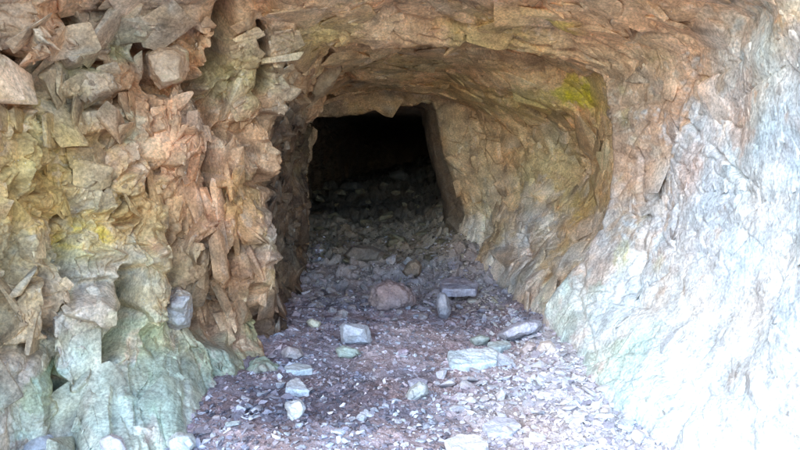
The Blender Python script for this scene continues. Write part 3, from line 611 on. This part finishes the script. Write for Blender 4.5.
def paint(me, base, seed=0, var=.2, alt=None):
    V = np.empty(len(me.vertices)*3, np.float32); me.vertices.foreach_get('co', V); V = V.reshape(-1,3)
    g = fbm(V*9+seed*1.7, 900+seed, 3); c = np.tile(np.array(base), (len(V),1))
    if alt is not None: c = mix(c, alt, sstep(g, -.1, .5))
    c *= (1+var*g)[:,None]
    a = me.color_attributes.new('stone', 'FLOAT_COLOR', 'POINT'); cc = np.ones((len(V),4), np.float32); cc[:,:3] = np.clip(c, .02, .75); a.data.foreach_set('color', cc.ravel())
def stone(px_, py_, w, h, label, col, seed, thick=None, rz=0, tilt=(0,0), flat=False, alt=None, name='stone', cat='stone', n=16, sink=.32, bevel=True, group=None):
    """w,h: seen size in pixels; sits on the floor where its lower edge is seen"""
    p = on_floor(px_, py_+h*.35)
    sc = p[1]/F*1.02; W = w*sc; H = h*sc
    hh = H*(.75 if not flat else .45); dep = thick or W*.75
    me = hull_mesh(name, (W, dep, hh), n, seed, flat); paint(me, col, seed, .2, alt)
    me.materials.append(M_STONE)
    o = bpy.data.objects.new(name, me); COL.objects.link(o)
    o.location = (p[0], p[1]+dep*.2, fz(p[0], p[1]+dep*.2)+hh*(.5-sink)); o.rotation_euler = (tilt[0], tilt[1], rz)
    tag(o, label, cat, group); return o
GR = (.40,.42,.46); PG = (.55,.58,.62); BR = (.26,.19,.17); LP = (.40,.34,.36)
def block(name, outline, Y, thick, label, colf, cat='stone', amp=.008, face=4, drift=(0,0), seed=0, sub=4, cell=.1):
    return outline_rock(name, outline, Y, thick, label, cat, colf, amp, cell, face, drift, sub, seed)
def yfl(x, y): return on_floor(x, y)[1]
def slab(name, outline, h, label, colf, cat='slab', seed=0, tilt=0., roll=0.):
    """flat stone: its upper face follows the outline, laid on the floor, h metres thick"""
    r = random.Random(seed); low = max(outline, key=lambda q: q[1]); p0 = on_floor(*low); zt = fz(p0[0], p0[1])+h*.8
    pts = []
    for x, y in outline:
        Y = p0[1]
        for _ in range(30):
            q = at(x, y, Y); want = zt+tilt*(Y-p0[1])+roll*(q[0]-p0[0]); e = q[2]-want
            Y += e*2.2
            Y = min(max(Y, p0[1]-.5), p0[1]+1.2)
        pts.append(at(x, y, Y))
    c = sum((Vector(p) for p in pts), Vector())/len(pts)
    bm = bmesh.new()
    top = [bm.verts.new(Vector(p)-c+Vector((0,0,r.uniform(-.08,.08)*h))) for p in pts]
    bot = [bm.verts.new((Vector(p)-c)*r.uniform(.92,1.04)-Vector((0,0,h*r.uniform(.9,1.1)))) for p in pts]
    bm.faces.new(top); bm.faces.new(bot[::-1]); n = len(pts)
    for i in range(n): bm.faces.new((top[i], bot[i], bot[(i+1)%n], top[(i+1)%n]))
    bmesh.ops.recalc_face_normals(bm, faces=bm.faces)
    bmesh.ops.bevel(bm, geom=list(bm.edges), offset=h*.12, segments=1, affect='EDGES')
    bmesh.ops.triangulate(bm, faces=bm.faces)
    for _ in range(5):
        es = [e for e in bm.edges if e.calc_length() > .016]
        if not es or len(bm.verts) > 6000: break
        bmesh.ops.subdivide_edges(bm, edges=es, cuts=1); bmesh.ops.triangulate(bm, faces=bm.faces)
    bm.normal_update()
    for v in bm.verts:
        q = v.co*9+Vector((seed,0,0)); v.co += v.normal*h*(.14*mnoise.noise(q)+.09*mnoise.noise(q*3)+.04*mnoise.noise(q*8))
    me = bpy.data.meshes.new(name); bm.to_mesh(me); bm.free(); paint(me, colf[0], seed, .2, colf[1]); me.materials.append(M_STONE)
    o = bpy.data.objects.new(name, me); COL.objects.link(o); o.location = c
    return tag(o, label, cat)
# outlined stones, each standing on the floor where its foot is seen
block('stone', [(340,326),(343,323),(356,324),(368,326),(373,340),(372,345),(358,346),(343,345),(340,338)], yfl(356,346)+.08, .24,
      'square pale grey block standing alone left of the middle of the floor', ((.48,.51,.56),(.52,.54,.58),(.42,.42,.46)), seed=201, amp=.006, face=6, sub=5)
block('stone', [(336,349),(344,346),(358,349),(362,354),(352,358),(338,357)], yfl(350,358)+.05, .14,
      'small mint green stone in front of the square grey block', ((.44,.52,.46),(.52,.58,.53),(.34,.38,.33)), seed=205)
slab('stone_slab', [(447,352),(449,350),(470,349),(492,346),(497,350),(498,361),(480,364),(450,366)], 0.07, 'long flat pale blue slab lying right of the middle of the floor', ((.50,.57,.60),(.54,.60,.64),(.46,.52,.52)), 'slab', 207, .12)
slab('stone_slab', [(486,358),(496,350),(508,356),(517,364),(510,367),(494,366)], 0.05, 'pale triangular slab leaning on the right end of the long flat slab', ((.52,.56,.62),(.5,.52,.58),(.56,.6,.62)), 'slab', 209, .35, -.1)
block('stone', [(405,398),(410,388),(420,382),(427,386),(428,393),(420,399),(410,404),(405,404)], yfl(415,404)+.05, .16,
      'tilted grey green stone at the lower middle of the floor', ((.40,.43,.42),(.46,.5,.48),(.34,.36,.36)), seed=211, amp=.01, face=3)
slab('stone', [(408,380),(418,377),(428,379),(427,383),(412,384)], 0.03, 'thin flat purple grey chip just behind the tilted grey green stone', ((.40,.40,.48),(.46,.46,.52),(.36,.34,.4)), 'stone', 213)
block('stone', [(368,300),(374,286),(390,281),(402,284),(412,290),(417,304),(404,309),(376,311),(370,308)], yfl(392,311)+.15, .4,
      'big reddish brown boulder block lying across the rubble', ((.33,.25,.24),(.38,.29,.26),(.26,.2,.2)), seed=215, amp=.015, face=4, sub=5)
block('stone', [(437,298),(440,292),(445,293),(449,300),(451,312),(447,319),(439,317),(437,308)], yfl(445,319)+.05, .16,
      'upright oval grey stone standing among the rubble', ((.38,.38,.42),(.42,.43,.48),(.3,.3,.34)), seed=217, amp=.006, face=2.6)
block('stone', [(499,334),(510,326),(526,322),(540,320),(542,325),(536,332),(520,338),(504,339)], yfl(520,340)+.05, .26,
      'long grey stone lying against the foot of the right chamber wall', ((.36,.36,.42),(.42,.42,.48),(.28,.28,.32)), seed=219, amp=.012, face=3)
slab('stone', [(488,342),(506,339),(512,344),(500,348),(488,347)], 0.05, 'pale greenish flat stone just in front of the long grey stone', ((.46,.52,.5),(.52,.58,.56),(.4,.46,.44)), 'stone', 221)
block('stone', [(470,339),(480,334),(490,338),(486,345),(474,347)], yfl(480,348)+.05, .16,
      'dull moss green stone behind the long flat slab', ((.32,.37,.32),(.38,.42,.39),(.3,.32,.3)), seed=223)
block('stone', [(536,350),(541,342),(551,342),(557,350),(553,358),(541,358)], yfl(546,358)+.05, .16,
      'rounded cream stone beside the base of the right wall', ((.62,.56,.52),(.6,.6,.62),(.54,.46,.44)), seed=225, face=2.8)
block('stone', [(521,350),(528,341),(537,345),(536,353),(526,356)], yfl(528,356)+.06, .14,
      'pinkish cream stone left of the rounded cream stone', ((.56,.48,.46),(.6,.56,.56),(.5,.44,.42)), seed=227, face=2.8)
block('stone', [(307,322),(312,319),(320,323),(319,328),(311,328)], yfl(314,328)+.04, .1,
      'small yellow beige stone at the dark left edge of the floor', ((.52,.48,.34),(.56,.52,.40),(.42,.38,.28)), seed=229, face=2.6)
block('stone', [(283,352),(288,347),(300,348),(303,356),(298,359),(284,358)], yfl(292,360)+.04, .14,
      'grey pink oblong stone at the foot of the rusty rock', ((.40,.35,.34),(.48,.44,.44),(.34,.28,.26)), seed=231, face=3)
slab('stone', [(284,366),(296,363),(312,365),(312,369),(298,371),(286,370)], 0.04, 'flat pale grey slate right of the green rock', ((.44,.48,.48),(.50,.54,.54),(.36,.4,.4)), 'stone', 233)
slab('stone', [(286,382),(296,377),(306,384),(310,390),(300,390),(286,389)], 0.05, 'white shard on the floor in front of the flat pale slate', ((.62,.66,.68),(.56,.6,.62),(.5,.54,.56)), 'stone', 235)
block('stone', [(287,404),(300,401),(304,408),(300,418),(294,425),(289,416)], yfl(295,426)+.05, .12,
      'jagged dark edged upright stone at the lower left of the floor', ((.36,.38,.40),(.60,.64,.66),(.18,.19,.22)), seed=237, amp=.012)
block('stone', [(20,442),(36,432),(52,433),(62,446),(66,462),(30,470),(14,460)], 3.05, .3,
      'pale blue grey stone at the bottom left corner', ((.52,.55,.58),(.58,.62,.64),(.44,.46,.48)), seed=239, sub=5)
block('stone', [(98,440),(108,434),(122,438),(130,450),(124,462),(102,462)], 2.95, .26,
      'white pinkish stone at the bottom edge in front of the mint boulder', ((.66,.64,.64),(.62,.64,.66),(.56,.5,.5)), seed=241, sub=5)
block('stone', [(166,440),(176,432),(192,434),(198,446),(190,458),(168,458)], 3.05, .24,
      'pale mint stone at the bottom edge right of the white pinkish stone', ((.60,.66,.64),(.56,.64,.6),(.5,.54,.54)), seed=243, sub=5)
block('stone', [(0,444),(10,440),(18,446),(16,462),(-4,462)], 3.0, .2,
      'small grey stone wedged in the extreme bottom left corner', ((.46,.48,.50),(.5,.54,.56),(.4,.4,.42)), seed=245)
slab('stone', [(444,440),(458,433),(476,434),(488,442),(486,456),(450,458)], 0.05, 'large bright white flat stone at the bottom centre edge', ((.68,.70,.72),(.62,.66,.7),(.6,.62,.66)), 'stone', 247)
slab('stone', [(482,424),(496,416),(514,418),(522,426),(510,434),(488,433)], 0.04, 'flat lilac grey stone on the pale gravel at lower right', ((.52,.54,.62),(.58,.6,.66),(.46,.48,.54)), 'stone', 249)
slab('stone', [(440,280),(452,276),(466,278),(478,284),(476,289),(456,290),(442,288)], 0.08, 'flat lilac slab perched on the rubble near the right chamber wall', ((.40,.37,.42),(.44,.42,.46),(.32,.28,.3)), 'stone', 251)
block('stone', [(402,272),(408,262),(416,258),(422,266),(420,276),(408,278)], yfl(412,280)+.1, .2,
      'brown lump of rock on the heap inside the inner opening', ((.26,.19,.14),(.32,.25,.18),(.2,.15,.12)), seed=253, face=3)
block('stone', [(404,262),(408,258),(412,260),(411,266),(405,267)], yfl(408,268)+.02, .08,
      'tiny pale grey stone on the brown lump of the heap', ((.42,.42,.42),(.46,.46,.46),(.36,.36,.36)), seed=255)
block('stone', [(344,255),(352,246),(372,246),(384,252),(382,262),(350,264)], yfl(364,265)+.12, .3,
      'dim brown block half buried in the dark heap', ((.20,.16,.13),(.24,.19,.15),(.16,.13,.11)), seed=257, face=4)
named = [(354,186,30,20,'dark angular boulder at the upper left of the far heap',(.08,.07,.06),0),(398,176,22,20,'dark angular boulder at the top right of the far heap',(.08,.07,.06),0),  # both boulders painted near black to sink them in the gloom
  (417,312,12,8,'bluish flat stone right of the big reddish brown block',GR,1),(408,307,8,9,'small round grey stone touching the right corner of the reddish brown block',(.36,.36,.4),0),
  (436,322,20,6,'long flat lilac stone in front of the upright oval stone',(.42,.42,.5),1),(452,322,14,9,'pinkish stone right of the foot of the upright oval stone',(.42,.35,.38),0),
  (333,298,14,9,'rounded brown stone on the dark left part of the rubble',(.26,.2,.18),0),(352,306,12,12,'grey brown stone left of the reddish brown block',(.28,.23,.22),0),
  (359,316,20,9,'dull brown flat stone in front of the grey brown stone',(.26,.2,.2),1),(330,314,18,9,'dark purple brown stone at the edge of the dark rubble',(.2,.15,.16),0),
  (474,300,16,8,'cream coloured stone half way up the rubble at right',(.5,.45,.38),0),(482,310,14,8,'grey stone below the cream stone on the right rubble',(.34,.32,.36),0),(494,318,14,8,'small brown stone close to the right chamber wall foot',(.3,.26,.26),0),
  (466,332,10,6,'small white chip between the dark gravel and the moss green stone',(.55,.56,.6),1),(404,352,14,9,'lilac pink stone alone in the middle of the dark gravel',(.40,.33,.38),0),
  (366,420,16,8,'white flat chip on the blue grey gravel at lower centre',(.58,.62,.68),1),(400,423,14,7,'white chip to the right at lower centre',(.6,.63,.68),1),(386,408,10,8,'pale cube shaped chip at lower centre',(.5,.52,.58),0),
  (352,378,8,6,'single white chip left of the dark patch of gravel',(.58,.62,.66),1),(448,372,12,6,'pink grey chip in front of the long flat slab left end',(.46,.4,.44),1),(494,386,16,8,'pale shard below the triangular slab',(.58,.6,.66),1),
  (232,430,18,8,'pale mint flat stone lower left on blue gravel',(.56,.64,.62),1),(254,420,14,6,'whitish chip on the blue gravel near the mint boulder',(.54,.6,.62),1),(216,420,10,7,'small pinkish stone touching the mint boulder tip',(.5,.42,.4),0),
  (236,366,9,7,'white speckled stone at the tip of the olive boulder',(.6,.66,.66),0),(545,400,22,10,'broad white stone on the pale gravel below the right wall',(.66,.68,.7),1),(575,430,26,11,'broad white stone in the bottom right gravel',(.68,.7,.72),1),(520,380,18,9,'lilac stone on the gravel bank at right',(.5,.5,.58),0),
  (605,420,20,10,'white lump against the base of the right wall',(.68,.7,.72),0),(565,385,14,9,'pale blue stone near the green stain of the right wall',(.52,.6,.64),0),(590,402,16,9,'pale stone just under the green stain of the right wall',(.6,.66,.66),0),
  (462,408,14,8,'pale grey stone left of the flat lilac grey stone',(.5,.52,.58),0),(540,438,24,10,'wide white shard at the bottom edge right of centre',(.66,.7,.74),1),(420,442,14,7,'grey chip at the bottom edge left of the large white stone',(.46,.5,.56),1),(340,438,16,7,'blue white chip at the bottom edge left of centre',(.5,.56,.64),1)]
for k, (x, y, w, h, lab, col, fl) in enumerate(named):
    stone(x, y, w, h, lab, col, 500+k, rz=random.uniform(-.6,.6), tilt=(random.uniform(-.15,.15), random.uniform(-.2,.2)), flat=bool(fl), alt=tuple(c*.8 for c in col))

# rubble: small stones one could count
protos = []
for k in range(14):
    fl = k % 2 == 0
    me = hull_mesh('stone', (1, random.uniform(.6,.95), random.uniform(.3,.5) if fl else random.uniform(.5,.85)), 12+k % 5, 700+k, fl); protos.append(me)
pal = {'dark': [(.40,.33,.32),(.46,.40,.37),(.30,.25,.24),(.50,.45,.43)], 'mid': [(.40,.36,.38),(.44,.41,.45),(.34,.29,.31),(.50,.48,.53)],
       'pale': [(.56,.56,.6),(.62,.64,.68),(.48,.46,.5),(.58,.54,.52)], 'blue': [(.36,.38,.44),(.48,.52,.58),(.26,.27,.32),(.56,.6,.62)], 'ochre': [(.24,.20,.12),(.19,.15,.10),(.27,.23,.14),(.14,.11,.08)]}  # ochre set darkened to paint in the gloom on the heap
variants = {}
for z, cols in pal.items():
    variants[z] = []
    for k, me in enumerate(protos):
        m2 = me.copy(); paint(m2, cols[k % 4], k, .25, tuple(c*.75 for c in cols[(k+1) % 4])); m2.materials.append(M_STONE); variants[z].append(m2)
zones = [('dark', 52, (312,425), (266,318), (5,13), 'dull brown stone in the rubble sill before the inner opening', 'stones of the rubble sill'),
         ('ochre', 55, (318,446), (186,266), (4,13), 'dim stone on the dark heap beyond the inner opening', 'stones of the dark heap'),
         ('mid', 46, (425,500), (262,330), (5,12), 'lilac grey stone in the rubble beside the right chamber wall', 'stones beside the right chamber wall'),
         ('mid', 22, (300,520), (330,396), (4,9), 'small stone lying on the brown gravel mid floor', 'stones on the brown gravel'),
         ('blue', 30, (215,440), (392,446), (5,12), 'blue grey stone on the dark gravel in the left foreground', 'stones in the left foreground'),
         ('pale', 78, (440,650), (352,446), (5,18), 'whitish stone on the pale gravel bank by the right wall', 'stones of the pale gravel bank')]
rr = random.Random(5)
for z, cnt, xr, yr, sr, lab, grp in zones:
    for k in range(cnt):
        x = rr.uniform(*xr); y = rr.uniform(*yr)
        if z == 'pale' and x > 560 and y < 380: y += 40
        p = on_floor(x, y); d = rr.uniform(*sr)*p[1]/F*(1.25 if z in ('dark','ochre') else 1)
        if 335 < x < 380 and 318 < y < 360: continue
        me = rr.choice(variants[z])
        o = bpy.data.objects.new('loose_stone', me); COL.objects.link(o)
        s = d*rr.uniform(.85,1.25); o.scale = (s*rr.uniform(.9,1.2), s, s*rr.uniform(.7,1.1))
        o.location = (p[0], p[1], fz(p[0], p[1])+s*.13); o.rotation_euler = (rr.uniform(-.5,.5), rr.uniform(-.5,.5), rr.uniform(0,6.28))
        tag(o, lab, 'stone', grp)

# gravel and chips: uncountable
def chips(name, n, label, seed, region, size, cols):
    r = np.random.RandomState(seed)
    base = []
    for k in range(10):
        bm = bmesh.new(); q = random.Random(seed*31+k)
        for i in range(9):
            v = Vector((q.gauss(0,1), q.gauss(0,1), q.gauss(0,1))).normalized(); bm.verts.new((v.x*.5, v.y*.36, v.z*(.13 if k % 2 else .24)))
        bmesh.ops.convex_hull(bm, input=bm.verts); 
        for v in [v for v in bm.verts if not v.link_faces]: bm.verts.remove(v)
        bmesh.ops.triangulate(bm, faces=bm.faces); bm.verts.index_update(); bm.verts.ensure_lookup_table()
        base.append((np.array([v.co[:] for v in bm.verts]), np.array([[v.index for v in f.verts] for f in bm.faces]))); bm.free()
    VV = []; TT = []; CC = []; off = 0; cols = np.array(cols)
    for i in range(n):
        x, y, wgt = region(r)
        s = size[0]*(size[1]/size[0])**(r.rand()**2.0)
        V, T = base[r.randint(10)]
        a = r.rand()*6.28; b = r.normal(0,.35); c = r.normal(0,.35)
        ca, sa = math.cos(a), math.sin(a); cb, sb = math.cos(b), math.sin(b); cc_, sc_ = math.cos(c), math.sin(c)
        Rm = np.array([[ca,-sa,0],[sa,ca,0],[0,0,1]])@np.array([[1,0,0],[0,cb,-sb],[0,sb,cb]])@np.array([[cc_,0,sc_],[0,1,0],[-sc_,0,cc_]])
        W = (V*s)@Rm.T; W += np.array([x, y, fz(x, y)+s*.05])
        col = cols[wgt][r.randint(cols.shape[1])]*r.uniform(.7,1.25)
        VV.append(W); TT.append(T+off); CC.append(np.tile(col, (len(V),1))); off += len(V)
    o = mesh_np(name, np.concatenate(VV), np.concatenate(TT), M_GRAVEL, np.clip(np.concatenate(CC), .03, .78), smooth=False)
    return tag(o, label, 'gravel', kind='stuff')
GC = [[(.38,.31,.32),(.43,.36,.38),(.31,.24,.26),(.48,.43,.46),(.54,.51,.55),(.25,.19,.20)],      # brown-pink
      [(.22,.21,.25),(.32,.32,.37),(.18,.17,.19),(.46,.48,.52),(.54,.56,.60),(.28,.26,.29)],       # blue grey
      [(.56,.56,.60),(.64,.66,.70),(.46,.44,.50),(.60,.62,.66),(.38,.36,.42),(.66,.66,.64)],       # pale
      [(.42,.36,.33),(.35,.29,.26),(.48,.42,.37),(.42,.37,.27),(.37,.33,.31),(.54,.49,.46)],
      [(.20,.16,.10),(.17,.13,.09),(.24,.19,.11),(.13,.10,.08),(.27,.23,.13),(.18,.15,.11)],  # heap chips, gloom of the inner tunnel mixed into their colours
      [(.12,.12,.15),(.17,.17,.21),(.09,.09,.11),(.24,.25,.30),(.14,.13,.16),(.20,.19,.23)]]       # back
def reg(r):
    y = 2.3+6.6*r.rand()**1.5; x = r.uniform(-1.7, 1.75)
    q = r.rand()
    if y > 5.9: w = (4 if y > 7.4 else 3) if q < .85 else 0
    else:
        pale = .85*x-.34*(y-3.75)+r.normal(0,.24)
        blue = (3.95-y)*1.2-.35*abs(x+.3)+r.normal(0,.3)
        w = 2 if pale > .5 else (1 if blue > .25 else 0)
        if r.rand() < .03: w = 2
    if 2.9 < y < 5.6 and w == 0: w = 0 if r.rand() < .75 else 1
    if w < 2 and ((x+.5)/.6)**2+((y-3.5)/.38)**2+r.normal(0,.35) < 1 and r.rand() < .85: w = 5
    return x, y, w
def reg_foot(r):
    y = r.uniform(2.6, 8.0); left = r.rand() < .4
    if left: x = np.interp(y, [2.5,3.2,3.7,4.2,5.8,8.0], [-1.4,-1.02,-.92,-.92,-1.12,-1.15])+abs(r.normal(0,.16))
    else: x = np.interp(y, [2.5,3.3,4.2,5.5,6.5,8.0], [1.38,1.19,1.13,1.05,.85,.6])-abs(r.normal(0,.2))
    return x, y, (1 if left and y < 4.2 else (0 if left else (2 if y < 5.6 else 3)))
chips('gravel', 2000, 'coarse broken debris banked along the foot of both walls', 8, reg_foot, (.02,.13), GC)
chips('gravel', 50000, 'fine broken gravel and chips covering the tunnel floor', 3, reg, (.008,.065), GC)

# ------------------------------------------------------------ outside: the hill the tunnel goes into and the ground before it
nr = 26; m = R[0]; fl = []
cx, cz = 0., 1.2
cnt = 17
prof = crom(np.array(m)[None], [1]*0 or [], 0) if False else np.array(m)
prof = crom(prof, [8]*16, 0)
rows = []
for k in range(nr):
    f = k/(nr-1); sc = 1+f*1.2+24*f**3; yy = -.25*math.sin(f*3)*0+22*f**2.4
    rr_ = prof.copy(); rr_[:,0] = cx+(prof[:,0]-cx)*sc; rr_[:,2] = np.where(prof[:,2] < .1, -.5, .1+(prof[:,2]-.1)*(1+f*1.5+7*f**2)); rr_[:,1] = prof[:,1]+yy
    rows.append(rr_)
# start a little inside the tunnel edge so the two sheets meet
Hh = np.array(rows); hp = Hh.reshape(-1,3)
ww = np.repeat(np.linspace(0,1,nr), Hh.shape[1])
hd = facets(hp/1.1, 801, 10)[0]*.28+facets(hp/.4, 802, 10)[0]*.1
edge = sstep(ww, 0, .12)
hp[:,1] -= hd*edge; hp[:,2] += .5*hd*edge*sstep(hp[:,2], .3, 1.5)
idh = np.arange(nr*Hh.shape[1]).reshape(nr, -1)
# weld the inner edge to the displaced tunnel rim
rim = Q3[0]; ip = np.array([int(np.argmin(abs(s_id-v))) for v in np.linspace(0,16,129)])
hp[:129] = rim[ip]
Fh = np.stack([idh[:-1,:-1], idh[:-1,1:], idh[1:,1:], idh[1:,:-1]], -1).reshape(-1,4)
hc = rock_colour(hp, 0,0,0, hd*3, hd*3, hd*0, hd*0)
ho = mesh_np('hillside', hp, Fh, M_ROCK, np.clip(hc*.9, .03, .7)); tag(ho, 'rocky hillside around the tunnel mouth', 'hillside', kind='structure')
bm = bmesh.new(); bmesh.ops.create_grid(bm, x_segments=60, y_segments=60, size=300)
for v in bm.verts:
    v.co.z = -.16+.25*mnoise.noise(v.co*.02)*min(1, v.co.length/40)
me = bpy.data.meshes.new('ground'); bm.to_mesh(me); bm.free(); me.materials.append(M_HILL)
go = bpy.data.objects.new('ground', me); COL.objects.link(go); tag(go, kind='structure')

# ------------------------------------------------------------ light
EL, AZ = 38, 40            # sun height; sun stands behind and to the left of the camera
d = Vector((math.sin(math.radians(AZ))*math.cos(math.radians(EL)), math.cos(math.radians(AZ))*math.cos(math.radians(EL)), -math.sin(math.radians(EL))))
sl = bpy.data.lights.new('sun', 'SUN'); sl.energy = .45; sl.angle = math.radians(30); sl.color = (.84,.93,1)
so = bpy.data.objects.new('sun', sl); COL.objects.link(so); so.rotation_euler = d.to_track_quat('-Z', 'Y').to_euler()
w = bpy.data.worlds.new('World'); S.world = w; w.use_nodes = True; nt = w.node_tree
sky = nt.nodes.new('ShaderNodeTexSky'); sky.sky_type = 'NISHITA'; sky.sun_disc = False
sky.sun_elevation = math.radians(EL); sky.sun_rotation = math.atan2(-d.x, -d.y); sky.air_density = 1; sky.dust_density = .4; sky.ozone_density = 3
nt.links.new(sky.outputs[0], nt.nodes['Background'].inputs['Color']); nt.nodes['Background'].inputs['Strength'].default_value = .15

# ------------------------------------------------------------ camera and render
cam = bpy.data.cameras.new('camera'); co = bpy.data.objects.new('camera', cam); COL.objects.link(co)
co.location = (0,0,CAM_H); co.rotation_euler = (math.pi/2-PITCH, 0, 0); cam.sensor_width = 36; cam.lens = 36*F/800; cam.clip_end = 1500; cam.clip_start = .05
S.camera = co
S.render.engine = 'CYCLES'; S.cycles.use_denoising = True; S.cycles.max_bounces = 8; S.cycles.diffuse_bounces = 6
S.view_settings.view_transform = 'Standard'; S.view_settings.look = 'None'; S.view_settings.gamma = 1; S.view_settings.exposure = 3.05
